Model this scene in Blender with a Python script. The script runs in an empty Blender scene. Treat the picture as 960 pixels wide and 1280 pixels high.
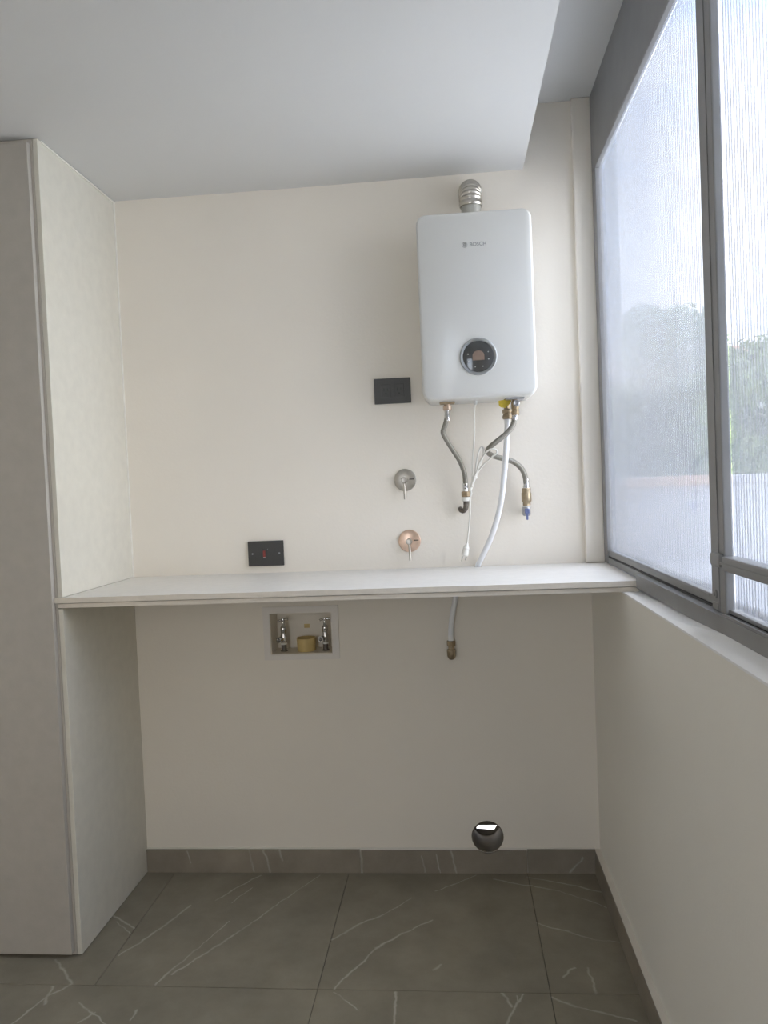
import bpy, bmesh, math, random
from mathutils import Vector, Matrix
random.seed(7)
SC = bpy.context.scene
COL = SC.collection

# ------------------------------------------------------------------ camera
cam_d = bpy.data.cameras.new('camera'); cam = bpy.data.objects.new('camera', cam_d); COL.objects.link(cam)
cam_d.sensor_fit = 'VERTICAL'; cam_d.sensor_height = 24.0; cam_d.lens = 24.0 * 967.1 / 1280.0
cam_d.clip_start = 0.02; cam_d.clip_end = 800
_r = Vector((0.9951, 0.0896, -0.042)).normalized()
_f = Vector((-0.091, 0.9953, -0.0317)).normalized()
_u = _r.cross(_f).normalized(); _r = _f.cross(_u).normalized()
cam.matrix_world = Matrix(((_r.x, _u.x, -_f.x, 1.1546), (_r.y, _u.y, -_f.y, -2.6688), (_r.z, _u.z, -_f.z, 1.3522), (0, 0, 0, 1)))
SC.camera = cam

# ------------------------------------------------------------------ exposure
SC.view_settings.view_transform = 'Standard'; SC.view_settings.look = 'None'
SC.view_settings.gamma = 1.0; SC.view_settings.use_curve_mapping = False
SC.view_settings.exposure = 0.08
SC.cycles.max_bounces = 16; SC.cycles.transparent_max_bounces = 40; SC.cycles.transmission_bounces = 16; SC.cycles.diffuse_bounces = 8

# ------------------------------------------------------------------ sky and sun
W = bpy.data.worlds.new('sky'); SC.world = W; W.use_nodes = True
def build_sky():
    nt = W.node_tree; nt.nodes.clear(); N = nt.nodes.new; K = nt.links.new
    out = N('ShaderNodeOutputWorld'); bg = N('ShaderNodeBackground'); K(bg.outputs[0], out.inputs[0])
    tc = N('ShaderNodeTexCoord'); sp = N('ShaderNodeSeparateXYZ'); K(tc.outputs['Generated'], sp.inputs[0])
    grad = N('ShaderNodeValToRGB'); K(sp.outputs['Z'], grad.inputs[0])
    e = grad.color_ramp.elements
    e[0].position = 0.0; e[0].color = (0.70, 0.78, 0.90, 1)
    e[1].position = 0.8; e[1].color = (0.38, 0.53, 0.84, 1)
    mp = N('ShaderNodeMapping'); mp.inputs['Scale'].default_value = (1, 1, 2.6); K(tc.outputs['Generated'], mp.inputs[0])
    no = N('ShaderNodeTexNoise'); no.inputs['Scale'].default_value = 2.3; no.inputs['Detail'].default_value = 6
    no.inputs['Roughness'].default_value = 0.55; K(mp.outputs[0], no.inputs['Vector'])
    cr = N('ShaderNodeValToRGB'); K(no.outputs['Fac'], cr.inputs[0])
    cr.color_ramp.elements[0].position = 0.42; cr.color_ramp.elements[1].position = 0.56
    mx = N('ShaderNodeMix'); mx.data_type = 'RGBA'; K(cr.outputs[0], mx.inputs[0]); K(grad.outputs[0], mx.inputs[6])
    mx.inputs[7].default_value = (1.0, 0.96, 0.915, 1)
    K(mx.outputs[2], bg.inputs['Color']); bg.inputs['Strength'].default_value = SKY
SKY = 7.4
build_sky()
sun_d = bpy.data.lights.new('sun', 'SUN'); sun = bpy.data.objects.new('sun', sun_d); COL.objects.link(sun)
sun_d.energy = 4.0; sun_d.angle = 0.02; sun_d.color = (1.0, 0.95, 0.87)
sun.rotation_euler = Vector((-0.70, 0.10, 0.70)).to_track_quat('Z', 'Y').to_euler()
# sampling portal for the sky over the window opening (gives off no light of its own)
pd = bpy.data.lights.new('window_portal', 'AREA'); po = bpy.data.objects.new('window_portal', pd); COL.objects.link(po)
pd.shape = 'RECTANGLE'; pd.size = 1.36; pd.size_y = 1.6; pd.cycles.is_portal = True
po.matrix_world = Matrix(((0, 0, 1, 1.78), (0, 1, 0, -0.78), (-1, 0, 0, 1.75), (0, 0, 0, 1)))

pd2 = pd.copy(); pd2.size = 1.9; pd2.size_y = 0.57
po2 = bpy.data.objects.new('rear_fill_portal', pd2); COL.objects.link(po2)  # sampling portal over the added rear fill-light opening
po2.rotation_euler = (math.radians(90), math.radians(90), 0); po2.location = (0.375, -4.58, 1.275)
# ------------------------------------------------------------------ materials
def mat(name, col, rough=0.6, metal=0.0, var=0.0, vscale=8.0, bump=0.0, bscale=60.0, spec=0.5, coat=0.0):
    m = bpy.data.materials.new(name); m.use_nodes = True
    nt = m.node_tree; b = nt.nodes['Principled BSDF']; N = nt.nodes.new; K = nt.links.new
    b.inputs['Base Color'].default_value = (*col, 1); b.inputs['Roughness'].default_value = rough
    b.inputs['Metallic'].default_value = metal; b.inputs['Specular IOR Level'].default_value = spec
    if coat: b.inputs['Coat Weight'].default_value = coat; b.inputs['Coat Roughness'].default_value = 0.08
    tc = N('ShaderNodeTexCoord')
    if var:
        n = N('ShaderNodeTexNoise'); n.inputs['Scale'].default_value = vscale; n.inputs['Detail'].default_value = 5
        K(tc.outputs['Object'], n.inputs['Vector'])
        r = N('ShaderNodeValToRGB'); K(n.outputs['Fac'], r.inputs[0])
        r.color_ramp.elements[0].position = 0.3; r.color_ramp.elements[1].position = 0.7
        r.color_ramp.elements[0].color = (*[c * (1 - var) for c in col], 1)
        r.color_ramp.elements[1].color = (*[min(1, c * (1 + var)) for c in col], 1)
        K(r.outputs[0], b.inputs['Base Color'])
    if bump:
        n2 = N('ShaderNodeTexNoise'); n2.inputs['Scale'].default_value = bscale; n2.inputs['Detail'].default_value = 3
        K(tc.outputs['Object'], n2.inputs['Vector'])
        bp = N('ShaderNodeBump'); bp.inputs['Strength'].default_value = bump; bp.inputs['Distance'].default_value = 0.004
        K(n2.outputs['Fac'], bp.inputs['Height']); K(bp.outputs[0], b.inputs['Normal'])
    return m

M = {}
M['wall'] = mat('wall_paint', (0.83, 0.778, 0.692), 0.85, var=0.02, vscale=2.0, bump=0.12, bscale=90)
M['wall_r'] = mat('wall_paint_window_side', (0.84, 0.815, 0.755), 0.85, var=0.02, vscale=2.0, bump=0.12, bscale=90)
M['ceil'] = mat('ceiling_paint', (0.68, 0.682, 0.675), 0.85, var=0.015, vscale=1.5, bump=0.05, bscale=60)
M['sill'] = mat('sill_paint', (0.88, 0.88, 0.88), 0.7, var=0.02)
M['lam'] = mat('cabinet_laminate', (0.69, 0.662, 0.58), 0.55, var=0.035, vscale=26, bump=0.06, bscale=160)
M['lam_edge'] = mat('laminate_edge', (0.55, 0.51, 0.45), 0.6, var=0.05, vscale=30)
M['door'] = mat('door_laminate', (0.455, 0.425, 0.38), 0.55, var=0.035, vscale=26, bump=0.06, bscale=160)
M['top'] = mat('worktop_laminate', (0.76, 0.735, 0.69), 0.42, var=0.03, vscale=30, bump=0.03, bscale=160)
M['band'] = mat('worktop_edge_band', (0.74, 0.68, 0.59), 0.5, var=0.04, vscale=40)
M['seal'] = mat('sealant', (0.85, 0.83, 0.77), 0.5, var=0.02)
M['frame'] = mat('grey_aluminium', (0.24, 0.24, 0.242), 0.42, metal=0.0, var=0.06, vscale=12)
M['gasket'] = mat('black_gasket', (0.03, 0.03, 0.032), 0.6, var=0.1)
M['heater'] = mat('white_enamel', (0.64, 0.64, 0.615), 0.28, coat=0.25, var=0.004)
M['heater_back'] = mat('heater_chassis', (0.56, 0.56, 0.54), 0.4, var=0.02)
M['dial'] = mat('dark_glass', (0.055, 0.056, 0.055), 0.12, coat=0.5, var=0.02)
M['dialring'] = mat('dial_ring', (0.36, 0.37, 0.37), 0.3, metal=0.7, var=0.02)
M['display'] = mat('display_window', (0.24, 0.17, 0.13), 0.25, var=0.08, vscale=60)
M['print'] = mat('grey_print', (0.30, 0.31, 0.31), 0.5, var=0.02)
M['ink'] = mat('light_print', (0.45, 0.45, 0.43), 0.5, var=0.02)
M['plate'] = mat('black_plate', (0.038, 0.037, 0.034), 0.38, var=0.06, vscale=20)
M['plate2'] = mat('charcoal_plate', (0.062, 0.061, 0.056), 0.42, var=0.06, vscale=20)
M['slot'] = mat('black_slot', (0.022, 0.022, 0.02), 0.5, var=0.05)
M['red'] = mat('red_indicator', (0.30, 0.06, 0.05), 0.25, var=0.2, vscale=200)
M['nickel'] = mat('brushed_nickel', (0.50, 0.47, 0.42), 0.33, metal=1.0, var=0.06, vscale=40)
M['copper'] = mat('rose_nickel', (0.74, 0.55, 0.43), 0.34, metal=1.0, var=0.14, vscale=40)
M['chrome'] = mat('chrome', (0.62, 0.61, 0.60), 0.12, metal=1.0, var=0.05, vscale=30)
M['steel'] = mat('flue_steel', (0.56, 0.53, 0.48), 0.28, metal=1.0, var=0.05, vscale=30)
M['flue_grey'] = mat('flue_collar', (0.44, 0.43, 0.39), 0.45, metal=0.3, var=0.04)
M['brass'] = mat('brass', (0.40, 0.325, 0.22), 0.40, metal=0.85, var=0.16, vscale=90)
M['brass_dull'] = mat('dull_brass', (0.36, 0.28, 0.18), 0.45, metal=0.8, var=0.2, vscale=90)
M['pink_brass'] = mat('pale_brass', (0.58, 0.45, 0.35), 0.35, metal=0.85, var=0.1, vscale=80)
M['rust'] = mat('dark_pipe_thread', (0.16, 0.14, 0.12), 0.5, metal=0.6, var=0.3, vscale=160)
M['teflon'] = mat('white_tape', (0.82, 0.81, 0.76), 0.6, var=0.03)
M['pvc'] = mat('white_tube', (0.80, 0.81, 0.82), 0.4, var=0.01)
M['cord'] = mat('white_cord', (0.76, 0.74, 0.68), 0.5, var=0.03)
M['yellow'] = mat('yellow_tag', (0.66, 0.50, 0.04), 0.5, var=0.08, vscale=60)
M['blue'] = mat('blue_handle', (0.13, 0.16, 0.31), 0.4, var=0.1, vscale=80)
M['greymetal'] = mat('grey_casting', (0.40, 0.40, 0.42), 0.35, metal=0.8, var=0.1, vscale=60)
M['plastic'] = mat('white_plastic', (0.76, 0.72, 0.67), 0.5, var=0.02)
M['cream'] = mat('cream_plastic', (0.78, 0.73, 0.64), 0.5, var=0.02)
M['cup'] = mat('yellow_pvc', (0.62, 0.47, 0.20), 0.5, var=0.05, vscale=30)
M['duct'] = mat('brown_grey_pipe', (0.17, 0.145, 0.11), 0.8, var=0.1, vscale=20, spec=0.15)
M['base'] = None
M['grout'] = mat('floor_grout', (0.115, 0.11, 0.095), 0.8, var=0.06)
M['caulk'] = mat('painted_caulk', (0.74, 0.71, 0.65), 0.8, var=0.03)
M['pier'] = mat('outside_plaster', (0.80, 0.82, 0.85), 0.8, var=0.02)
M['terrace'] = mat('terrace_concrete', (0.62, 0.62, 0.61), 0.8, var=0.06, vscale=3)
M['parapet'] = mat('grey_render', (0.58, 0.60, 0.63), 0.8, var=0.05, vscale=3)
M['coping'] = mat('terracotta_coping', (0.78, 0.50, 0.34), 0.8, var=0.1, vscale=10)
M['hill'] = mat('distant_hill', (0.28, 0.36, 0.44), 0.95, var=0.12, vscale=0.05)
M['lawn'] = mat('grass_ground', (0.16, 0.25, 0.07), 0.95, var=0.2, vscale=1.0)
M['bark'] = mat('bark', (0.14, 0.10, 0.07), 0.9, var=0.25, vscale=14)
M['roof'] = mat('clay_roof', (0.62, 0.30, 0.18), 0.8, var=0.15, vscale=6)

def leaf_mat(name, c1, c2):
    m = bpy.data.materials.new(name); m.use_nodes = True
    nt = m.node_tree; b = nt.nodes['Principled BSDF']; N = nt.nodes.new; K = nt.links.new
    tc = N('ShaderNodeTexCoord'); n = N('ShaderNodeTexNoise'); n.inputs['Scale'].default_value = 2.2
    n.inputs['Detail'].default_value = 6
    K(tc.outputs['Object'], n.inputs['Vector']); r = N('ShaderNodeValToRGB'); K(n.outputs['Fac'], r.inputs[0])
    r.color_ramp.elements[0].position = 0.35; r.color_ramp.elements[1].position = 0.65
    r.color_ramp.elements[0].color = (*c1, 1); r.color_ramp.elements[1].color = (*c2, 1)
    K(r.outputs[0], b.inputs['Base Color']); b.inputs['Roughness'].default_value = 0.6
    t = N('ShaderNodeBsdfTranslucent'); K(r.outputs[0], t.inputs['Color'])
    mx = N('ShaderNodeMixShader'); mx.inputs[0].default_value = 0.35
    K(b.outputs[0], mx.inputs[1]); K(t.outputs[0], mx.inputs[2]); K(mx.outputs[0], nt.nodes['Material Output'].inputs[0])
    return m
M['leaf_a'] = leaf_mat('leaf_olive', (0.24, 0.31, 0.13), (0.46, 0.54, 0.25))
M['leaf_b'] = leaf_mat('leaf_bright', (0.27, 0.38, 0.09), (0.55, 0.64, 0.20))
M['leaf_c'] = leaf_mat('leaf_dark', (0.16, 0.22, 0.11), (0.34, 0.41, 0.20))

def braid_mat():
    m = bpy.data.materials.new('braided_steel'); m.use_nodes = True
    nt = m.node_tree; b = nt.nodes['Principled BSDF']; N = nt.nodes.new; K = nt.links.new
    uv = N('ShaderNodeTexCoord'); mp = N('ShaderNodeMapping'); K(uv.outputs['UV'], mp.inputs[0])
    mp.inputs['Rotation'].default_value = (0, 0, math.radians(45)); mp.inputs['Scale'].default_value = (22, 22, 22)
    ch = N('ShaderNodeTexChecker'); ch.inputs['Scale'].default_value = 1.0; K(mp.outputs[0], ch.inputs[0])
    ch.inputs['Color1'].default_value = (0.36, 0.345, 0.30, 1); ch.inputs['Color2'].default_value = (0.24, 0.225, 0.195, 1)
    K(ch.outputs['Color'], b.inputs['Base Color']); b.inputs['Metallic'].default_value = 0.75; b.inputs['Roughness'].default_value = 0.45
    bp = N('ShaderNodeBump'); bp.inputs['Strength'].default_value = 0.5; bp.inputs['Distance'].default_value = 0.001
    K(ch.outputs['Fac'], bp.inputs['Height']); K(bp.outputs[0], b.inputs['Normal'])
    return m
M['braid'] = braid_mat()

def clear_mat(name, tint, tl, rough_gloss):
    m = bpy.data.materials.new(name); m.use_nodes = True
    nt = m.node_tree; nt.nodes.clear(); N = nt.nodes.new; K = nt.links.new
    out = N('ShaderNodeOutputMaterial'); tr = N('ShaderNodeBsdfTransparent'); tr.inputs['Color'].default_value = (*tint, 1)
    t = N('ShaderNodeBsdfTranslucent'); t.inputs['Color'].default_value = (0.9, 0.92, 0.97, 1)
    a = N('ShaderNodeMixShader'); a.inputs[0].default_value = tl; K(tr.outputs[0], a.inputs[1]); K(t.outputs[0], a.inputs[2])
    g = N('ShaderNodeBsdfGlossy'); g.inputs['Roughness'].default_value = rough_gloss
    f = N('ShaderNodeLayerWeight'); f.inputs['Blend'].default_value = 0.5
    p5 = N('ShaderNodeMath'); p5.operation = 'POWER'; K(f.outputs['Facing'], p5.inputs[0]); p5.inputs[1].default_value = 5.0
    sch = N('ShaderNodeMath'); sch.operation = 'MULTIPLY_ADD'; K(p5.outputs[0], sch.inputs[0]); sch.inputs[1].default_value = 0.96; sch.inputs[2].default_value = 0.04
    b = N('ShaderNodeMixShader'); K(sch.outputs[0], b.inputs[0]); K(a.outputs[0], b.inputs[1]); K(g.outputs[0], b.inputs[2])
    K(b.outputs[0], out.inputs[0]); return m
M['rib'] = clear_mat('sheet_rib', (0.57, 0.58, 0.605), 0.06, 0.1)
M['sheet'] = clear_mat('clear_sheet', (0.975, 0.98, 0.985), 0.015, 0.03)
def fluted_mat():
    m = clear_mat('fluted_sheet', (0.975, 0.98, 0.985), 0.04, 0.05); nt = m.node_tree; N = nt.nodes.new; K = nt.links.new
    out = nt.nodes['Material Output']; src = out.inputs[0].links[0].from_socket
    gl = N('ShaderNodeBsdfGlass'); gl.inputs['IOR'].default_value = 1.35; gl.inputs['Color'].default_value = (0.97, 0.98, 1, 1)
    mx = N('ShaderNodeMixShader'); mx.inputs[0].default_value = 0.10; K(src, mx.inputs[1]); K(gl.outputs[0], mx.inputs[2]); K(mx.outputs[0], out.inputs[0])
    return m
M['glass'] = fluted_mat()

def stone_mat(name, segs, axes, base, seed):
    """Grey veined stone tile; the veins run along listed segments, wobbled by noise."""
    m = bpy.data.materials.new(name); m.use_nodes = True
    nt = m.node_tree; b = nt.nodes['Principled BSDF']; N = nt.nodes.new; K = nt.links.new
    tc = N('ShaderNodeTexCoord')
    big = N('ShaderNodeTexNoise'); big.inputs['Scale'].default_value = 5.0; big.inputs['Detail'].default_value = 8; big.inputs['Roughness'].default_value = 0.65
    K(tc.outputs['Object'], big.inputs['Vector'])
    r = N('ShaderNodeValToRGB'); K(big.outputs['Fac'], r.inputs[0])
    r.color_ramp.elements[0].position = 0.3; r.color_ramp.elements[1].position = 0.72
    r.color_ramp.elements[0].color = (*[c * 0.80 for c in base], 1); r.color_ramp.elements[1].color = (*[c * 1.22 for c in base], 1)
    wob = N('ShaderNodeTexNoise'); wob.inputs['Scale'].default_value = 22.0; wob.inputs['Detail'].default_value = 4
    K(tc.outputs['Object'], wob.inputs['Vector'])
    w1 = N('ShaderNodeVectorMath'); w1.operation = 'SUBTRACT'; K(wob.outputs['Color'], w1.inputs[0]); w1.inputs[1].default_value = (0.5, 0.5, 0.5)
    w2 = N('ShaderNodeVectorMath'); w2.operation = 'SCALE'; K(w1.outputs[0], w2.inputs[0]); w2.inputs['Scale'].default_value = 0.022
    w3 = N('ShaderNodeVectorMath'); w3.operation = 'ADD'; K(tc.outputs['Object'], w3.inputs[0]); K(w2.outputs[0], w3.inputs[1])
    flat = N('ShaderNodeVectorMath'); flat.operation = 'MULTIPLY'; K(w3.outputs[0], flat.inputs[0])
    flat.inputs[1].default_value = (1, 1, 0) if axes == 'xy' else (1, 0, 1)
    prev = None
    for k, (ax, ay, bx_, by_) in enumerate(segs):
        A = Vector((ax, ay, 0)) if axes == 'xy' else Vector((ax, 0, ay))
        B = Vector((bx_, by_, 0)) if axes == 'xy' else Vector((bx_, 0, by_))
        d = B - A; L = d.length; d.normalize()
        s = N('ShaderNodeVectorMath'); s.operation = 'SUBTRACT'; K(flat.outputs[0], s.inputs[0]); s.inputs[1].default_value = A
        t = N('ShaderNodeVectorMath'); t.operation = 'DOT_PRODUCT'; K(s.outputs[0], t.inputs[0]); t.inputs[1].default_value = d
        c = N('ShaderNodeClamp'); K(t.outputs['Value'], c.inputs[0]); c.inputs[1].default_value = 0; c.inputs[2].default_value = L
        q = N('ShaderNodeVectorMath'); q.operation = 'SCALE'; q.inputs[0].default_value = d; K(c.outputs[0], q.inputs['Scale'])
        e = N('ShaderNodeVectorMath'); e.operation = 'DISTANCE'; K(s.outputs[0], e.inputs[0]); K(q.outputs[0], e.inputs[1])
        wgt = N('ShaderNodeMath'); wgt.operation = 'MULTIPLY'; K(e.outputs['Value'], wgt.inputs[0]); wgt.inputs[1].default_value = (0.75, 1.0, 1.5, 0.9)[k % 4]
        if prev is None: prev = wgt
        else:
            mn = N('ShaderNodeMath'); mn.operation = 'MINIMUM'; K(prev.outputs[0], mn.inputs[0]); K(wgt.outputs[0], mn.inputs[1]); prev = mn
    mr = N('ShaderNodeMapRange'); K(prev.outputs[0], mr.inputs[0]); mr.inputs[1].default_value = 0.0006; mr.inputs[2].default_value = 0.0042
    mr.inputs[3].default_value = 0.85; mr.inputs[4].default_value = 0.0
    brk = N('ShaderNodeTexNoise'); brk.inputs['Scale'].default_value = 14.0; K(tc.outputs['Object'], brk.inputs['Vector'])
    bm_ = N('ShaderNodeMapRange'); K(brk.outputs['Fac'], bm_.inputs[0]); bm_.inputs[1].default_value = 0.34; bm_.inputs[2].default_value = 0.56
    bm_.inputs[3].default_value = 0.40; bm_.inputs[4].default_value = 1.0
    mu = N('ShaderNodeMath'); mu.operation = 'MULTIPLY'; K(mr.outputs[0], mu.inputs[0]); K(bm_.outputs[0], mu.inputs[1])
    mx = N('ShaderNodeMix'); mx.data_type = 'RGBA'; K(mu.outputs[0], mx.inputs[0]); K(r.outputs[0], mx.inputs[6]); mx.inputs[7].default_value = (0.48, 0.45, 0.39, 1)
    K(mx.outputs[2], b.inputs['Base Color']); b.inputs['Roughness'].default_value = 0.42
    bp = N('ShaderNodeBump'); bp.inputs['Strength'].default_value = 0.05; bp.inputs['Distance'].default_value = 0.003
    K(big.outputs['Fac'], bp.inputs['Height']); K(bp.outputs[0], b.inputs['Normal'])
    return m
FV = [(-0.07, -0.526, 0.035, -0.634), (0.277, -0.631, 0.336, -0.47), (0.336, -0.47, 0.393, -0.316), (0.307, -0.588, 0.379, -0.473), (0.379, -0.473, 0.451, -0.355), (0.451, -0.355, 0.522, -0.225), (0.522, -0.225, 0.633, -0.026), (0.113, -0.506, 0.171, -0.395), (0.171, -0.395, 0.235, -0.229), (0.311, -0.194, 0.419, -0.028), (0.37, -0.208, 0.413, -0.115), (-0.042, -0.801, -0.006, -0.689), (-0.006, -0.689, 0.036, -0.637), (0.098, -0.713, 0.16, -0.758), (0.16, -0.758, 0.207, -0.793), (0.132, -0.79, 0.157, -0.752), (0.003, -0.722, -0.016, -0.652), (-0.006, -0.29, 0.1, -0.361), (0.024, -0.327, 0.105, -0.392), (0.264, -0.777, 0.268, -0.737), (0.735, -0.413, 0.816, -0.322), (0.816, -0.322, 0.882, -0.272), (0.882, -0.272, 0.965, -0.171), (0.779, -0.635, 0.874, -0.451), (0.874, -0.451, 0.947, -0.376), (0.947, -0.376, 1.034, -0.301), (1.043, -0.13, 1.179, -0.022), (1.238, -0.049, 1.35, -0.09), (1.046, -0.552, 1.063, -0.526), (1.35, -0.085, 1.451, -0.125), (1.451, -0.125, 1.582, -0.22), (1.35, -0.032, 1.508, -0.089), (1.508, -0.089, 1.591, -0.134), (1.354, -0.309, 1.507, -0.394), (1.507, -0.394, 1.585, -0.409), (1.399, -0.572, 1.436, -0.529), (1.353, -0.656, 1.415, -0.691), (1.415, -0.691, 1.554, -0.741), (0.782, -0.652, 0.855, -0.72), (0.953, -0.77, 0.948, -0.647), (1.228, -0.646, 1.252, -0.696), (1.283, -0.648, 1.233, -0.762), (1.265, -0.655, 1.27, -0.677), (1.472, -0.531, 1.477, -0.639)]
BV = [(0.777, 0.081, 0.779, 0.001), (0.993, 0.061, 1.004, 0.002), (1.043, 0.067, 1.054, 0.002), (1.096, 0.078, 1.11, 0.002), (0.432, 0.08, 0.452, 0.005), (0.383, 0.08, 0.394, 0.008), (0.154, 0.08, 0.161, 0.036), (1.544, 0.056, 1.499, 0.006), (0.49, 0.083, 0.497, 0.046)]
M['tile'] = stone_mat('floor_stone', FV, 'xy', (0.245, 0.222, 0.172), 1)
M['base'] = stone_mat('skirting_stone', BV, 'xz', (0.275, 0.240, 0.192), 2)

# ------------------------------------------------------------------ mesh helpers
def obj(name, bm, m, parent=None, smooth=None):
    me = bpy.data.meshes.new(name)
    bmesh.ops.recalc_face_normals(bm, faces=bm.faces)
    bm.to_mesh(me); bm.free()
    return link(name, me, m, parent, smooth)
def link(name, me, m, parent=None, smooth=None):
    if m is not None: me.materials.append(m)
    o = bpy.data.objects.new(name, me); COL.objects.link(o)
    if parent is not None:
        o.parent = parent
        if parent.parent is None: o.matrix_parent_inverse = Matrix.Translation(parent.location).inverted()
    if smooth is not None:
        for p in me.polygons: p.use_smooth = True
        me.set_sharp_from_angle(angle=math.radians(smooth))
    return o
def empty(name, loc, label, cat, group=None):
    o = bpy.data.objects.new(name, None); COL.objects.link(o); o.location = loc; o.empty_display_size = 0.05
    o['label'] = label; o['category'] = cat
    if group: o['group'] = group
    return o
def tag(o, label, cat, group=None):
    o['label'] = label; o['category'] = cat
    if group: o['group'] = group
    return o
def struct(o): o['kind'] = 'structure'; return o
def box(bm, x0, x1, y0, y1, z0, z1, bev=0.0, seg=2):
    r = bmesh.ops.create_cube(bm, size=1.0); vs = r['verts']
    for v in vs:
        v.co = Vector((x0 + (v.co.x + .5) * (x1 - x0), y0 + (v.co.y + .5) * (y1 - y0), z0 + (v.co.z + .5) * (z1 - z0)))
    if bev:
        es = list({e for v in vs for e in v.link_edges})
        bmesh.ops.bevel(bm, geom=es, offset=bev, segments=seg, affect='EDGES', profile=0.6)
    return vs
def bx(x0, x1, y0, y1, z0, z1, bev=0.0, seg=2):
    bm = bmesh.new(); box(bm, x0, x1, y0, y1, z0, z1, bev, seg); return bm
def spline(P, n=8):
    P = [Vector(p) for p in P]
    if len(P) < 3: return P
    out = []
    Q = [2 * P[0] - P[1]] + P + [2 * P[-1] - P[-2]]
    for i in range(1, len(Q) - 2):
        a, b, c, d = Q[i - 1], Q[i], Q[i + 1], Q[i + 2]
        for k in range(n):
            t = k / n
            out.append(0.5 * ((2 * b) + (c - a) * t + (2 * a - 5 * b + 4 * c - d) * t * t + (3 * b - a - 3 * c + d) * t ** 3))
    out.append(P[-1]); return out
def tube(bm, pts, r, seg=12, caps=True, n=8, rf=None):
    pts = spline(pts, n) if n else [Vector(p) for p in pts]
    uvl = bm.loops.layers.uv.verify()
    T = [(pts[min(i + 1, len(pts) - 1)] - pts[max(i - 1, 0)]).normalized() for i in range(len(pts))]
    nrm = T[0].orthogonal().normalized(); rings = []; ls = [0.0]
    for i, p in enumerate(pts):
        if i:
            nrm = (nrm - T[i] * nrm.dot(T[i])).normalized(); ls.append(ls[-1] + (p - pts[i - 1]).length)
        b = T[i].cross(nrm); rr = rf(i / (len(pts) - 1)) if rf else r
        rings.append([bm.verts.new(p + rr * (math.cos(2 * math.pi * k / seg) * nrm + math.sin(2 * math.pi * k / seg) * b)) for k in range(seg)])
    for i in range(len(rings) - 1):
        for k in range(seg):
            f = bm.faces.new((rings[i][k], rings[i][(k + 1) % seg], rings[i + 1][(k + 1) % seg], rings[i + 1][k]))
            cu = 2 * math.pi * r
            for l, (du, dv) in zip(f.loops, ((k, ls[i]), (k + 1, ls[i]), (k + 1, ls[i + 1]), (k, ls[i + 1]))):
                l[uvl].uv = (du / seg, dv / cu)
    if caps:
        bm.faces.new(rings[0]); bm.faces.new(rings[-1])
    return bm
def lathe(bm, origin, axis, prof, seg=24, caps=True):
    axis = Vector(axis).normalized(); u = axis.orthogonal().normalized(); v = axis.cross(u); o = Vector(origin); rings = []
    for r, h in prof:
        rings.append([bm.verts.new(o + axis * h + max(r, 1e-5) * (math.cos(2 * math.pi * k / seg) * u + math.sin(2 * math.pi * k / seg) * v)) for k in range(seg)])
    for i in range(len(rings) - 1):
        for k in range(seg):
            bm.faces.new((rings[i][k], rings[i][(k + 1) % seg], rings[i + 1][(k + 1) % seg], rings[i + 1][k]))
    if caps: bm.faces.new(rings[0]); bm.faces.new(rings[-1])
    return bm
def la(origin, axis, prof, seg=24, caps=True): return lathe(bmesh.new(), origin, axis, prof, seg, caps)
def prism(bm, poly, to3, d):
    """extrude a 2D polygon; to3 maps (a,b) to a 3D point, d is the extrusion vector"""
    a = [bm.verts.new(to3(*p)) for p in poly]; b = [bm.verts.new(Vector(to3(*p)) + Vector(d)) for p in poly]
    bm.faces.new(a); bm.faces.new(b[::-1])
    n = len(poly)
    for i in range(n): bm.faces.new((a[i], a[(i + 1) % n], b[(i + 1) % n], b[i]))
    return bm
def holed(outer, holes, y0, y1):
    """wall slab in the XZ plane with openings"""
    bm = bmesh.new(); es = []
    for loop in [outer] + holes:
        vs = [bm.verts.new((x, y0, z)) for x, z in loop]
        es += [bm.edges.new((vs[i], vs[(i + 1) % len(vs)])) for i in range(len(vs))]
    r = bmesh.ops.triangle_fill(bm, edges=es, use_beauty=True)
    ex = bmesh.ops.extrude_face_region(bm, geom=[g for g in bm.faces])
    for v in ex['geom']:
        if isinstance(v, bmesh.types.BMVert): v.co.y = y1
    return bm
def circ(cx, cz, r, n=32): return [(cx + r * math.cos(2 * math.pi * k / n), cz + r * math.sin(2 * math.pi * k / n)) for k in range(n)]
def rect(x0, x1, z0, z1): return [(x0, z0), (x1, z0), (x1, z1), (x0, z1)]
def rrect(x0, x1, z0, z1, r, n=8):
    out = []
    for cx, cz, a0 in ((x1 - r, z1 - r, 0), (x0 + r, z1 - r, 90), (x0 + r, z0 + r, 180), (x1 - r, z0 + r, 270)):
        for k in range(n + 1):
            a = math.radians(a0 + 90 * k / n); out.append((cx + r * math.cos(a), cz + r * math.sin(a)))
    return out
def hexnut(bm, c, axis, r, h, round_=0.0):
    return lathe(bm, Vector(c), axis, [(r * 0.9, 0), (r, h * 0.12), (r, h * 0.88), (r * 0.9, h)], 6)

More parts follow.
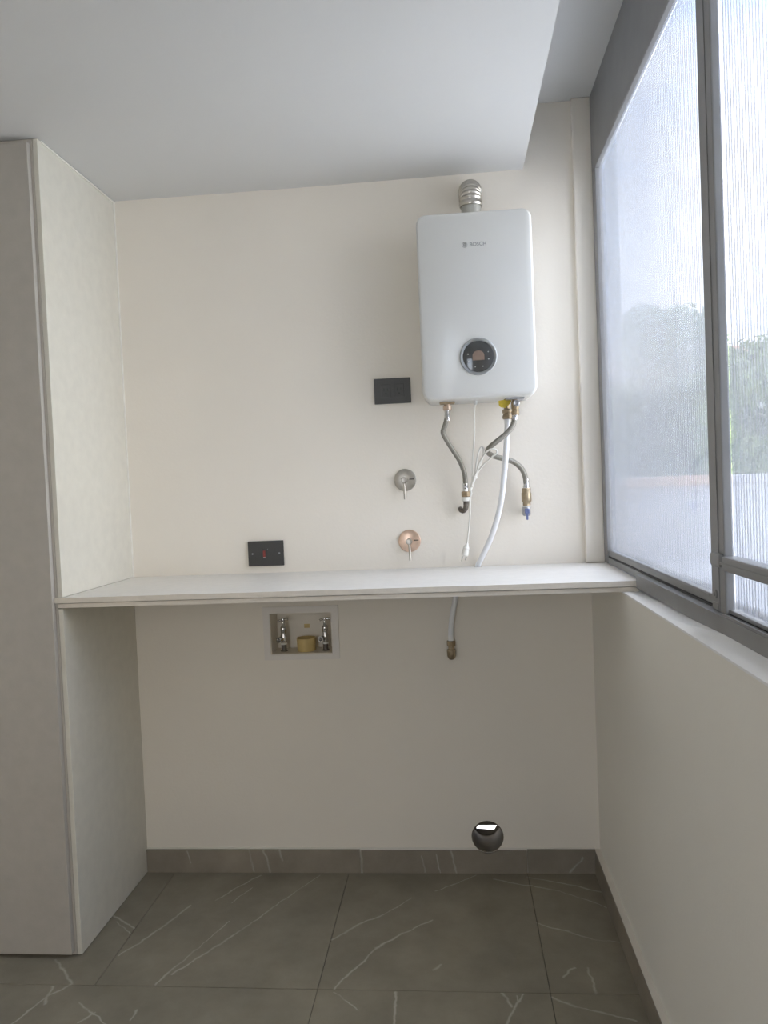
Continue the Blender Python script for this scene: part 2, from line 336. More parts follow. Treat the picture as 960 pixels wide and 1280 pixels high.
# ================================================================== THE SETTING
ZC, ZU = 2.40, 2.612          # dropped ceiling, upper ceiling
XL, XR = 0.0, 1.606           # cabinet side face, lower right wall
DC, DR = (1.2243, 0.1255), 0.0555
BOX = (0.489, 0.711, 0.778, 0.926)
wb = struct(obj('wall_back', holed(rect(-0.9, 1.735, -0.1, 2.85), [rect(*BOX), circ(*DC, DR, 40)], 0.0, 0.14), M['wall']))
struct(obj('wall_left', bx(-0.9, -0.72, -4.4, 0.0, -0.1, 2.85), M['wall']))
bm = bx(-0.9, 0.1, -4.55, -4.4, -0.1, 2.85); box(bm, 0.65, 1.95, -4.55, -4.4, -0.1, 2.85); box(bm, 0.1, 0.65, -4.55, -4.4, 2.2, 2.85); box(bm, 0.1, 0.65, -4.55, -4.4, -0.1, 0.35)
struct(obj('wall_front', bm, M['wall']))      # unseen narrow opening added behind the camera for frontal fill light
struct(obj('terrace', bx(-8.0, 1.84, -12.0, -4.55, -0.2, -0.1), M['terrace']))
bm = bx(XR, 1.84, -4.4, 0.0, -0.1, 1.034); box(bm, XR, 1.84, -4.4, -1.56, 1.034, ZU)
struct(obj('wall_right', bm, M['wall_r']))
# dropped ceiling with its slight board crease
bm = bmesh.new()
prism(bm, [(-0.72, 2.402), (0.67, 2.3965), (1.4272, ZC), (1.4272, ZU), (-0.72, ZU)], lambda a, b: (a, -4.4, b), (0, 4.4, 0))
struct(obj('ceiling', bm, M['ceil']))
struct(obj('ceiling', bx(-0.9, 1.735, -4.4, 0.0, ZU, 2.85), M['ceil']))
# pilaster strip between back wall and window
struct(obj('trim_1', bx(1.589, 1.652, -0.02, 0.0, 1.07, ZU, 0.006, 3), M['wall']))

# floor slab and its stone tiles
fl = struct(obj('floor', bx(-0.72, 1.606, -4.4, 0.0, -0.1, -0.004), M['grout']))
xs_a = [-0.72, -0.52, 0.1035, 0.7335, 1.3565, 1.606]; xs_b = [-0.72, -0.52, 0.7335, 1.3565, 1.606]
ys = [0.0, -0.6405] + [-0.6405 - 0.626 * k for k in range(1, 7)] + [-4.4]
g = 0.0008
for j in range(len(ys) - 1):
    xs = xs_a if j % 2 == 0 else xs_b
    for i in range(len(xs) - 1):
        dz = random.uniform(-0.0004, 0.0004)
        obj('tile', bx(xs[i] + g, xs[i + 1] - g, ys[j + 1] + g, ys[j] - g, -0.004, dz, 0.0007, 1), M['tile'], fl)

# skirting on back wall: three stone pieces, the middle one notched for the duct
def skirt(x0, x1, h, notch=None, y0=-0.004, t=0.007):
    poly = [(x0, 0.0), (x1, 0.0), (x1, h)]
    if notch:
        cx, cz, r = notch; a0 = math.asin((h - cz) / r)
        for k in range(13):
            a = a0 + (-math.pi - 2 * a0) * k / 12
            poly.append((cx + r * math.cos(a), cz + r * math.sin(a)))
    poly.append((x0, h))
    return prism(bmesh.new(), poly, lambda a, b: (a, y0, b), (0, -t, 0))
bb = struct(obj('baseboard_back', skirt(0.0, 1.588, 0.0865, (*DC, DR), 0.0, 0.004), M['caulk']))
obj('stone_piece', skirt(0.0, 0.7765, 0.0825), M['base'], bb)
obj('stone_piece', skirt(0.7775, 1.357, 0.0800, (*DC, DR)), M['base'], bb)
obj('stone_piece', skirt(1.3582, 1.588, 0.0835), M['base'], bb)
bb2 = struct(obj('baseboard_right', bx(1.588, XR, -4.4, -0.0005, 0.0, 0.0825), M['caulk']))
for k, (a, b) in enumerate(((-0.0005, -0.62), (-0.621, -1.24), (-1.241, -1.56), (-1.561, -3.0), (-3.001, -4.4))):
    obj('stone_piece', bx(1.5855, 1.588, b, a, 0.0, 0.0805), M['base'], bb2)

# ================================================================== WINDOW
XF, XP = 1.650, 1.662         # frame face, pane
win = struct(obj('window_1', bx(XF, 1.670, -1.56, 0.0, 2.362, ZU, 0.002, 1), M['frame']))   # deep head frame
def wpart(name, bm, m='frame', parent=None, smooth=None): return obj(name, bm, M[m], parent or win, smooth)
wpart('jamb', bx(XF, 1.670, -0.068, 0.0, 1.0705, 2.362, 0.002, 1))
wpart('jamb', bx(XF, 1.670, -1.56, -1.52, 1.10, 2.362, 0.002, 1))
# sill: level at the inner edge, creeping up to the track
bm = bmesh.new()
top = [(-0.02, 1.0385), (-0.50, 1.0385), (-0.9, 1.052), (-1.4, 1.066), (-1.56, 1.072)]
vi = [bm.verts.new((XR - 0.001, y, 1.0385)) for y, z in top]; vo = [bm.verts.new((1.66, y, z)) for y, z in top]
bi = [bm.verts.new((XR - 0.001, y, 1.034)) for y, z in top]; bo = [bm.verts.new((1.66, y, 1.034)) for y, z in top]
for i in range(len(top) - 1):
    bm.faces.new((vi[i], vi[i + 1], vo[i + 1], vo[i])); bm.faces.new((bi[i], bi[i + 1], vi[i + 1], vi[i]))
    bm.faces.new((bo[i], vo[i], vo[i + 1], bo[i + 1])); bm.faces.new((bi[i], bo[i], bo[i + 1], bi[i + 1]))
bm.faces.new((vi[0], vo[0], bo[0], bi[0])); bm.faces.new((vi[-1], bi[-1], bo[-1], vo[-1]))
wpart('window_sill', bm, 'sill')
wpart('sill_block', bx(1.66, 1.80, -1.56, 0.0, 1.034, 1.06), 'pier')
# bottom track, sloping underside hidden by the sill
bm = bmesh.new()
prism(bm, [(1.639, 1.050), (1.639, 1.087), (1.650, 1.090), (1.72, 1.090), (1.72, 1.050)], lambda a, b: (a, -1.56, b), (0, 1.56 - 0.515, 0))
wpart('track', bm)
wpart('track', bx(1.653, 1.72, -0.515, 0.0, 1.071, 1.090))
wpart('track_gap', bx(1.6535, 1.70, -1.52, -0.068, 1.090, 1.095), 'gasket')
wpart('track_lip', bx(1.6415, 1.6435, -1.52, -1.19, 1.087, 1.0925), 'frame')
PT = 2.362
RIB = 0.0065
def fluted(y0, y1, z0, z1, x=XP, pitch=0.0135, sag=0.0016, t=0.004):
    n = max(1, round(abs(y1 - y0) / pitch)); p = (y1 - y0) / n; S = 8
    V, F = [], []
    for i in range(n):
        b = len(V)
        for k in range(S + 1):
            u = k / S; s = sag * (1 - (2 * u - 1) ** 2); y = y0 + (i + u) * p
            V += [(x - s, y, z0), (x - s, y, z1)]
        for k in range(S): F.append((b + 2 * k, b + 2 * k + 2, b + 2 * k + 3, b + 2 * k + 1))
    b = len(V); V += [(x + t, y0, z0), (x + t, y0, z1), (x + t, y1, z1), (x + t, y1, z0)]; F.append((b, b + 1, b + 2, b + 3))
    me = bpy.data.meshes.new('pane'); me.from_pydata(V, [], F); me.update()
    bm = bmesh.new(); bm.from_mesh(me); bpy.data.meshes.remove(me)
    for f in bm.faces:
        c = f.calc_center_median(); f.normal_update()
        want = -1 if c.x < x + t * 0.5 else 1
        if f.normal.x * want < 0: f.normal_flip()
    me = bpy.data.meshes.new('pane'); bm.to_mesh(me); bm.free()
    for q in me.polygons: q.use_smooth = True
    return me
def ribs(y0, y1, z0, z1, par, x=XP, pitch=0.0135, depth=RIB):
    n = max(1, round(abs(y1 - y0) / pitch)); p = (y1 - y0) / n; bm = bmesh.new()
    for i in range(n + 1):
        y = y0 + i * p; box(bm, x + 0.0045, x + 0.0045 + depth, y - 0.0006, y + 0.0006, z0, z1)
    o = obj('ribs', bm, M['rib'], par); o['kind'] = 'stuff'
def glazing(y0, y1, z0, z1, x=XP):
    p = link('pane', fluted(y0, y1, z0, z1, x), M['glass'], win)
    ribs(y0, y1, z0, z1, p, x)
# first sash (fixed, next to back wall)
wpart('sash_rail', bx(1.655, 1.695, -1.105, -0.068, 1.095, 1.115, 0.0015, 1))
wpart('rail_bead', bx(1.6535, 1.656, -1.08, -0.068, 1.109, 1.112))
wpart('sash_stile', bx(1.6535, 1.672, -1.13, -1.098, 1.095, PT, 0.0015, 1))
glazing(-1.098, -0.068, 1.113, PT)
# post between the sashes
wpart('post', bx(1.6465, 1.664, -1.195, -1.118, 1.0905, PT, 0.003, 2))
wpart('post_bead', bx(1.645, 1.6475, -1.1655, -1.1625, 1.0905, PT))
# second sash with a low bar
wpart('sash_rail', bx(1.652, 1.664, -1.52, -1.195, 1.0925, 1.100, 0.001, 1))
glazing(-1.50, -1.195, 1.100, 1.178, 1.660)
glazing(-1.50, -1.195, 1.192, PT, 1.660)
bm = bx(1.640, 1.672, -1.52, -1.195, 1.1725, 1.199, 0.004, 2)
wpart('cross_bar', bm)
wpart('bar_lip', bx(1.6385, 1.6415, -1.51, -1.19, 1.184, 1.187))
wpart('bar_collar', bx(1.6385, 1.66, -1.19, -1.135, 1.1765, 1.203, 0.006, 3))
wpart('roller_screw', la((1.6465, -1.143, 1.122), (-1, 0, 0), [(0.0085, 0), (0.0085, 0.002), (0.0065, 0.003), (0.0045, 0.0028), (0.0035, 0.004)], 18), smooth=35)
wpart('roller_plate', bx(1.6445, 1.647, -1.158, -1.128, 1.093, 1.107, 0.0012, 1))
# ================================================================== OUTSIDE
struct(obj('terrace', bx(1.84, 9.0, -6.0, 4.0, -0.2, -0.1), M['terrace']))
struct(obj('terrace', bx(-1.2, 1.84, 0.14, 4.0, -0.2, -0.1), M['terrace']))
struct(obj('wall_light_blocker', bx(1.84, 3.1, -1.95, -1.78, -0.1, 3.2), M['parapet']))   # unseen fin wall added outside to block sky light at the window
pw = empty('parapet_wall', (3.6, 4.0, -0.1), 'low grey rendered terrace wall with an orange coping, seen through the fluted glass', 'wall')
obj('wall_body', bx(1.2, 9.0, 4.0, 4.15, -0.1, 1.262), M['parapet'], pw)
for k in range(9):
    obj('coping_tile', bx(1.2 + 0.25 * k, 1.447 + 0.25 * k, 3.97, 4.18, 1.262, 1.345 + random.uniform(-.003, .003), 0.01, 2), M['coping'], pw)
obj('coping_slab', bx(3.45, 9.0, 3.97, 4.18, 1.262, 1.335, 0.006, 1), M['parapet'], pw)
struct(obj('ground', bx(-40, 120, 4.15, 260, -3.2, -3.0), M['lawn']))
bm = bmesh.new(); nx = 48
R0 = []
for i in range(nx + 1):
    x = -40 + 260 * i / nx; h = 22 + 14 * math.sin(x * 0.035 + 1.0) + 6 * math.sin(x * 0.11) + 3 * math.sin(x * 0.27 + 2)
    R0.append([bm.verts.new((x, 150, -3)), bm.verts.new((x, 185, h * 0.7)), bm.verts.new((x, 215, h)), bm.verts.new((x, 255, -3))])
for i in range(nx):
    for k in range(3): bm.faces.new((R0[i][k], R0[i + 1][k], R0[i + 1][k + 1], R0[i][k + 1]))
struct(obj('hills', bm, M['hill'], None, 60))

def tree(loc, top, rad, m, label, nleaf, lsz, seed, flat=1.0):
    rnd = random.Random(seed); x0, y0, z0 = loc
    t = empty('tree', loc, label, 'tree', None)
    cz = top - rad * flat
    bm = bmesh.new(); tube(bm, [(x0, y0, z0), (x0 + .05, y0, (z0 + cz) * 0.5), (x0, y0, cz)], 0.14, 10, True, 4, lambda u: 0.16 - 0.1 * u)
    for k in range(5):
        a = k * 1.26 + seed; tube(bm, [(x0, y0, cz - rad * 0.7), (x0 + math.cos(a) * rad * .35, y0 + math.sin(a) * rad * .35, cz - rad * .1), (x0 + math.cos(a) * rad * .6, y0 + math.sin(a) * rad * .6, cz + rad * .3 * flat)], 0.05, 6, True, 3, lambda u: 0.06 - 0.045 * u)
    obj('trunk', bm, M['bark'], t, 60)
    blobs = []
    for k in range(16):
        a = rnd.uniform(0, 6.28); b = rnd.uniform(-0.75, 0.95); q = rnd.uniform(.35, .72)
        blobs.append((Vector((x0 + rad * q * math.cos(a) * math.cos(b), y0 + rad * q * math.sin(a) * math.cos(b), cz + rad * flat * q * math.sin(b))), rad * rnd.uniform(.28, .46)))
    V, F = [], []
    for k in range(nleaf):
        c, r = blobs[rnd.randrange(len(blobs))]
        d = Vector((rnd.gauss(0, 1), rnd.gauss(0, 1), rnd.gauss(0, 1))).normalized()
        p = c + d * r * (rnd.uniform(.55, 1.0))
        n = (d + Vector((rnd.gauss(0, .5), rnd.gauss(0, .5), rnd.gauss(0.3, .5)))).normalized(); u = n.orthogonal().normalized()
        u = Matrix.Rotation(rnd.uniform(0, 6.28), 3, n) @ u; w = n.cross(u); s = lsz * rnd.uniform(.6, 1.3)
        b = len(V)
        V += [p - u * s, p + w * s * .45 + n * s * .12, p + u * s, p - w * s * .45 + n * s * .12]
        F += [(b, b + 1, b + 2), (b, b + 2, b + 3)]
    me = bpy.data.meshes.new('foliage'); me.from_pydata(V, [], F); me.update()
    fo = link('foliage', me, m, t); fo['kind'] = 'stuff'
tree((4.4, 10.4, -3), 5.1, 1.6, M['leaf_a'], 'tall olive green tree behind the far pane, its crown highest against the sky', 11000, 0.10, 1, 1.6)
tree((2.95, 5.5, -3), 2.75, 0.75, M['leaf_c'], 'dark green tree nearest the parapet at the far end of the far pane', 6000, 0.06, 2, 1.3)
tree((7.4, 14.6, -3), 4.9, 1.7, M['leaf_a'], 'rounded olive tree seen through the near pane beside the post', 10000, 0.11, 3, 1.6)
tree((4.05, 7.4, -3), 2.45, 0.62, M['leaf_b'], 'bright yellow green bushy tree just above the orange coping', 4500, 0.055, 4)
tree((5.75, 7.4, -3), 3.0, 0.72, M['leaf_b'], 'yellow green tree at the right edge of the near pane', 7000, 0.06, 5, 1.5)
hs = empty('house', (10.2, 20.5, -3), 'small far house with a clay tile roof showing among the trees', 'house')
obj('house_wall', bx(8.6, 12.0, 19.0, 22.0, -3, 3.6), M['pier'], hs)
bm = bmesh.new(); prism(bm, [(18.6, 3.6), (22.4, 3.6), (20.5, 5.0)], lambda a, b: (8.3, a, b), (4.0, 0, 0)); obj('roof', bm, M['roof'], hs)

# ================================================================== CABINET
YF = -0.504
cab = empty('tall_cabinet', (-0.35, -0.25, 0.0), 'tall floor to ceiling beige laminate cabinet left of the worktop, door shut', 'cabinet')
obj('side_panel', bx(-0.0145, XL, YF, -0.0005, 1.0695, 2.3975, 0.0008, 1), M['lam'], cab)['label'] = 'upper side panel above the worktop'
obj('side_panel', bx(-0.0145, XL, YF, -0.0005, 0.0015, 1.0355, 0.0008, 1), M['lam'], cab)['label'] = 'lower side panel under the worktop'
obj('carcass', bx(-0.70, -0.0155, YF, -0.0005, 0.0015, 2.3975, 0.0008, 1), M['lam_edge'], cab)
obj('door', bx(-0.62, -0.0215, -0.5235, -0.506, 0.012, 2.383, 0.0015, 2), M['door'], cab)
bm = bx(XL, 0.004, -0.49, -0.0005, 2.392, 2.3965); box(bm, XL, 0.004, -0.005, -0.0005, 1.0695, 2.392)
obj('sealant_line', bm, M['seal'], cab)

# ================================================================== WORKTOP
wt = empty('worktop', (0.8, -0.25, 1.036), 'pale laminate worktop spanning from the tall cabinet to the window sill', 'worktop')
nx0, nx1, ny = 1.213, 1.241, -0.031    # notch at the back for the white tube
poly = [(-0.0205, -0.512), (1.6505, -0.512), (1.6525, -0.021), (1.588, -0.021), (1.588, -0.0005), (nx1, -0.0005), (nx1, ny), (nx0, ny), (nx0, -0.0005), (0.0005, -0.0005), (0.0005, -0.5055), (-0.0205, -0.5055)]
obj('slab', prism(bmesh.new(), poly, lambda a, b: (a, b, 1.0535), (0, 0, 0.0155)), M['top'], wt)
poly = [(-0.0135, -0.5065), (1.6485, -0.5065), (1.6485, -0.022), (1.604, -0.022), (1.604, -0.0005), (nx1, -0.0005), (nx1, ny), (nx0, ny), (nx0, -0.0005), (0.0005, -0.0005), (0.0005, -0.5045), (-0.0135, -0.5045)]
obj('support_board', prism(bmesh.new(), poly, lambda a, b: (a, b, 1.0388), (0, 0, 0.0125)), M['top'], wt)
obj('edge_band', bx(-0.0205, 1.6505, -0.5128, -0.512, 1.0537, 1.0688), M['band'], wt)
obj('edge_band', bx(-0.0135, 1.6485, -0.5072, -0.5065, 1.0389, 1.0512), M['band'], wt)
obj('shadow_gap', bx(0.001, 1.646, -0.500, -0.034, 1.0512, 1.0536), M['lam_edge'], wt)

# ================================================================== WATER HEATER
HX0, HX1, HZ0, HZ1 = 1.067, 1.4295, 1.6235, 2.2085
wh = empty('water_heater', (1.248, 0.0, HZ0), 'white wall mounted gas water heater with a round dark dial, beside the window', 'water heater')
def cover(x0, x1, z0, z1, r, prof):
    """rounded slab: prof lists (inset, y)"""
    bm = bmesh.new(); rings = []
    for ins, y in prof:
        rr = max(r - ins, 0.004)
        rings.append([bm.verts.new((x, y, z)) for x, z in rrect(x0 + ins, x1 - ins, z0 + ins, z1 - ins, rr)])
    n = len(rings[0])
    for a, b in zip(rings, rings[1:]):
        for k in range(n): bm.faces.new((a[k], a[(k + 1) % n], b[(k + 1) % n], b[k]))
    bm.faces.new(rings[0]); bm.faces.new(rings[-1])
    return bm
YH = -0.19
obj('front_cover', cover(HX0, HX1, HZ0, HZ1, 0.030, [(0.006, -0.055), (0.002, -0.055), (0, -0.06), (0, YH + 0.012), (0.0012, YH + 0.006), (0.004, YH + 0.002), (0.008, YH)]), M['heater'], wh, 40)
obj('chassis', cover(HX0 + .006, HX1 - .006, HZ0 + 0.002, HZ1 - .006, 0.024, [(0, -0.0005), (0, -0.055)]), M['heater_back'], wh, 40)
dc = (1.2480, 1.7530)
ring = obj('dial', la((dc[0], YH, dc[1]), (0, -1, 0), [(0.0588, -0.002), (0.0588, 0.0035), (0.0572, 0.005), (0.0500, 0.0042), (0.0485, 0.003)], 56), M['dialring'], wh, 40)
obj('dial_face', la((dc[0], YH - 0.003, dc[1]), (0, -1, 0), [(0.0488, 0.0), (0.0486, 0.0022), (0.047, 0.0028)], 56), M['dial'], ring, 40)
dp = [(-0.0185, -0.0125), (0.0185, -0.0125)] + [(0.0185 * math.cos(math.radians(a)), 0.002 + 0.0165 * math.sin(math.radians(a))) for a in range(0, 181, 15)]
obj('display', prism(bmesh.new(), dp, lambda a, b: (dc[0] + a, YH - 0.0055, dc[1] + b), (0, -0.0007, 0)), M['display'], ring)
for bxp, bzp in ((288, 395), (292, 520), (400, 608), (527, 605), (622, 370), (625, 490)):
    cx, cz = dc[0] + (bxp - 458) * 0.00019, dc[1] - (bzp - 437) * 0.00019
    obj('button_mark', la((cx, YH - 0.0055, cz), (0, -1, 0), [(0.0021, 0), (0.0018, 0.0006)], 10), M['ink'], ring)
# maker's mark: round emblem and lettering
em = bmesh.new(); ec = (1.2185, 2.1045)
for r0, r1, a0, a1 in ((0.0075, 0.0086, 0, 360), (0.0035, 0.0048, 70, 290), (0.0035, 0.0048, 250, 470)):
    st = 24
    for k in range(st):
        t0, t1 = [math.radians(a0 + (a1 - a0) * q / st) for q in (k, k + 1)]
        P = [(r0, t0), (r1, t0), (r1, t1), (r0, t1)]
        prism(em, [(ec[0] + r * math.cos(t), ec[1] + r * math.sin(t)) for r, t in P], lambda a, b: (a, YH - 0.0001, b), (0, -0.0005, 0))
for x0, x1, z0, z1 in ((-.0031, -.0018, -.0065, .0065), (.0018, .0031, -.0065, .0065), (-.0025, .0025, -.0007, .0007)):
    box(em, ec[0] + x0, ec[0] + x1, YH - .0006, YH - .0001, ec[1] + z0, ec[1] + z1)
obj('emblem', em, M['print'], wh)
cu = bpy.data.curves.new('lettering', 'FONT'); cu.body = 'BOSCH'; cu.size = 0.0175; cu.extrude = 0.0003; cu.offset = 0.0004; cu.align_x = 'LEFT'
to = bpy.data.objects.new('lettering_curve', cu); COL.objects.link(to); bpy.context.view_layer.update()
me = bpy.data.meshes.new_from_object(to.evaluated_get(bpy.context.evaluated_depsgraph_get()))
bpy.data.objects.remove(to); bpy.data.curves.remove(cu)
w = max(v.co.x for v in me.vertices) - min(v.co.x for v in me.vertices); h = max(v.co.y for v in me.vertices)
for v in me.vertices:
    x, y, z = v.co; v.co = (1.2335 + x * 0.0515 / w, YH - 0.0003 - z, 2.0995 + y * 0.0118 / h)
link('lettering', me, M['print'], wh)
# fittings under the heater
obj('flange', bx(1.119, 1.169, -0.115, -0.085, 1.6165, 1.6245, 0.002, 1), M['brass_dull'], wh)
obj('outlet_union', la((1.1435, -0.1, 1.5965), (0, 0, 1), [(0.0125, 0), (0.0145, 0.003), (0.0145, 0.014), (0.011, 0.016), (0.011, 0.028)], 16), M['pink_brass'], wh, 40)
obj('flange', bx(1.332, 1.392, -0.145, -0.085, 1.618, 1.6245, 0.002, 1), M['greymetal'], wh)
iv = obj('inlet_valve', la((1.3625, -0.125, 1.568), (0, 0, 1), [(0.0115, 0), (0.0125, 0.002), (0.0125, 0.014), (0.0105, 0.016), (0.0125, 0.022), (0.0125, 0.042), (0.0095, 0.046), (0.0095, 0.052)], 16), M['brass_dull'], wh, 40)
obj('valve_cap', la((1.3655, -0.137, 1.605), (0, -1, 0), [(0.011, 0), (0.011, 0.006), (0.008, 0.0075), (0.006, 0.006)], 16), M['greymetal'], iv, 40)
gv = obj('gas_connector', la((1.3372, -0.1, 1.5585), (0, 0, 1), [(0.0125, 0), (0.0155, 0.003), (0.0155, 0.012), (0.0125, 0.0155), (0.0125, 0.018), (0.0155, 0.021), (0.0155, 0.031), (0.009, 0.034), (0.009, 0.066)], 6), M['brass_dull'], wh, 40)
bm = bmesh.new()
prism(bm, [(1.3105, 1.618), (1.3525, 1.624), (1.3505, 1.612), (1.342, 1.6025), (1.330, 1.594), (1.317, 1.597), (1.311, 1.604)], lambda a, b: (a, -0.112, b), (0, -0.004, 0))
obj('warning_tag', bm, M['yellow'], gv)['label'] = 'yellow plastic tag'
obj('cable_gland', la((1.2365, -0.1, 1.611), (0, 0, 1), [(0.004, 0), (0.0065, 0.003), (0.0065, 0.013)], 12), M['heater'], wh, 40)

# flue: collar on the heater and a corrugated bend into the wall
fp = empty('flue_pipe', (1.246, -0.1, HZ1), 'short corrugated metal flue bend on top of the water heater', 'pipe')
obj('collar', la((1.246, -0.1, 2.196), (0, 0, 1), [(0.032, 0), (0.032, 0.07)], 32), M['flue_grey'], fp, 40)
bm = bmesh.new()
path = [(1.246, -0.1 + 0.055 * (1 - math.cos(math.radians(a))), 2.268 + 0.050 * math.sin(math.radians(a))) for a in range(0, 91, 2)]
path = [(1.246, -0.1, 2.252), (1.246, -0.1, 2.258), (1.246, -0.1, 2.263)] + path + [(1.246, -0.045 + 0.006 * k, 2.318) for k in range(1, 8)]
tube(bm, path, 0.036, 32, True, 0, lambda u: 0.0362 + 0.0022 * math.sin(u * 2 * math.pi * 11))
obj('corrugated_bend', bm, M['steel'], fp, 60)

# ------------------------------------------------------------------ hoses, tube, cord
HL = [(1.1428, -0.1, 1.5943), (1.1412, -0.1, 1.5733), (1.1345, -0.098, 1.5501), (1.1262, -0.094, 1.5271), (1.134, -0.088, 1.5059), (1.1537, -0.078, 1.471), (1.1762, -0.066, 1.4331), (1.1902, -0.055, 1.3952), (1.1938, -0.048, 1.3656), (1.1938, -0.042, 1.3278)]
h1 = empty('braided_hose', HL[0], 'braided steel hose from the left underside of the heater down to a bent pipe stub', 'hose')
obj('braid', tube(bmesh.new(), HL, 0.0083, 14), M['braid'], h1, 60)
obj('ferrule', la((1.1428, -0.1, 1.562), (-0.02, 0, 1), [(0.0094, 0), (0.0094, 0.02), (0.0085, 0.022), (0.0085, 0.035)], 16), M['chrome'], h1, 40)
obj('ferrule', la((1.1938, -0.0425, 1.327), (0, -.1, 1), [(0.0094, 0), (0.0094, 0.012), (0.0088, 0.013), (0.0094, 0.014), (0.0094, 0.028)], 16), M['chrome'], h1, 40)
obj('nut', hexnut(bmesh.new(), (1.1938, -0.042, 1.3085), (0, 0, 1), 0.0148, 0.019), M['brass_dull'], h1)
el = empty('pipe_elbow', (1.1746, 0.0, 1.2733), 'dark threaded pipe stub bending out of the wall below the left hose', 'pipe')
obj('elbow_pipe', tube(bmesh.new(), [(1.1937, -0.0415, 1.3075), (1.1937, -0.0405, 1.286), (1.1915, -0.0385, 1.2705), (1.1840, -0.034, 1.2615), (1.1765, -0.024, 1.263), (1.1740, -0.010, 1.2675), (1.1740, 0.0, 1.268)], 0.0092, 14, rf=lambda u: 0.0098 - 0.0022 * min(1, u * 1.6) + 0.0004 * math.sin(u * 130)), M['rust'], el, 60)
obj('tape_ring', la((1.1938, -0.0415, 1.2945), (0, 0, 1), [(0.0135, 0), (0.0143, 0.002), (0.0143, 0.011), (0.0135, 0.0135)], 16), M['teflon'], el, 40)
HR = [(1.3610, -0.125, 1.5700), (1.3555, -0.127, 1.5422), (1.339, -0.13, 1.5169), (1.3098, -0.132, 1.4936), (1.2823, -0.127, 1.4732), (1.2700, -0.104, 1.4590), (1.2772, -0.078, 1.4481), (1.2986, -0.064, 1.4383), (1.3305, -0.055, 1.4291), (1.3595, -0.05, 1.4173), (1.3828, -0.046, 1.395), (1.3941, -0.042, 1.3678), (1.3971, -0.04, 1.3320)]
h2 = empty('braided_hose', HR[0], 'braided steel hose doubling back behind the white tube to the brass valve on the right', 'hose')
obj('braid', tube(bmesh.new(), HR, 0.0088, 14), M['braid'], h2, 60)
obj('ferrule', la((1.3580, -0.126, 1.5530), (0.2, 0, 1), [(0.0098, 0), (0.0098, 0.009), (0.009, 0.010), (0.0098, 0.011), (0.0098, 0.022)], 16), M['chrome'], h2, 40)
obj('ferrule', la((1.3970, -0.04, 1.3300), (0, 0, 1), [(0.0112, 0), (0.0112, 0.006), (0.0096, 0.008), (0.0096, 0.018), (0.0088, 0.019), (0.0096, 0.020), (0.0096, 0.031)], 16), M['chrome'], h2, 40)
bv = empty('stop_valve', (1.3945, 0.0, 1.262), 'brass stop valve with a blue lever where the right hose ends', 'valve')
obj('brass_body', la((1.3962, -0.04, 1.2705), (0, 0, 1), [(0.0132, 0), (0.0132, 0.012), (0.0168, 0.016), (0.0168, 0.042), (0.0145, 0.046), (0.0145, 0.0595)], 8), M['brass'], bv, 40)
obj('tape_ring', la((1.3960, -0.04, 1.2680), (0, 0, 1), [(0.0142, 0), (0.0142, 0.003)], 16), M['teflon'], bv, 40)
bm = la((1.3945, -0.04, 1.237), (0, 0, 1), [(0.010, 0), (0.0135, 0.004), (0.0138, 0.029), (0.0125, 0.031)], 16); lathe(bm, (1.3945, 0.0, 1.255), (0, -1, 0), [(0.009, 0), (0.009, 0.03)], 14)
obj('valve_body', bm, M['greymetal'], bv, 40)
bm = bx(1.3870, 1.4030, -0.0585, -0.0535, 1.245, 1.262, 0.002, 1); box(bm, 1.3915, 1.3985, -0.0590, -0.0535, 1.224, 1.250, 0.0015, 1); lathe(bm, (1.3945, -0.0535, 1.252), (0, 1, 0), [(0.005, 0), (0.005, 0.006)], 10)
obj('lever', bm, M['blue'], bv)
gp = empty('gas_tube', (1.2265, -0.018, 1.07), 'white plastic tube from the brass connector down through the worktop, capped with brass below', 'tube')
GP = [(1.3372, -0.1, 1.5590), (1.3365, -0.1, 1.5303), (1.3341, -0.1, 1.5035), (1.3296, -0.098, 1.4488), (1.3207, -0.092, 1.3731), (1.3109, -0.082, 1.3021), (1.2932, -0.066, 1.2277), (1.2677, -0.045, 1.1575), (1.2423, -0.028, 1.1054), (1.2272, -0.0168, 1.0751), (1.2245, -0.0155, 1.060), (1.2235, -0.0155, 1.035), (1.207, -0.016, 1.020), (1.170, -0.018, 1.000), (1.1507, -0.02, 0.9786), (1.1396, -0.02, 0.9377), (1.1294, -0.02, 0.8883), (1.1251, -0.02, 0.847), (1.1243, -0.02, 0.8166)]
obj('white_pipe', tube(bmesh.new(), GP, 0.0094, 14), M['pvc'], gp, 60)
obj('nut', hexnut(bmesh.new(), (1.1245, -0.02, 0.7985), (0, 0, 1), 0.0150, 0.019), M['brass_dull'], gp)
obj('end_cap', la((1.1245, -0.02, 0.7515), (0, 0, 1), [(0.004, 0), (0.010, 0.003), (0.0142, 0.012), (0.0155, 0.030), (0.0155, 0.035), (0.010, 0.038), (0.010, 0.047)], 16), M['brass'], gp, 40)
pc = empty('power_cord', (1.2371, -0.1, 1.62), 'white power cord bundled in loops under the heater, plug hanging above the worktop', 'power cord')
cr = 0.0028
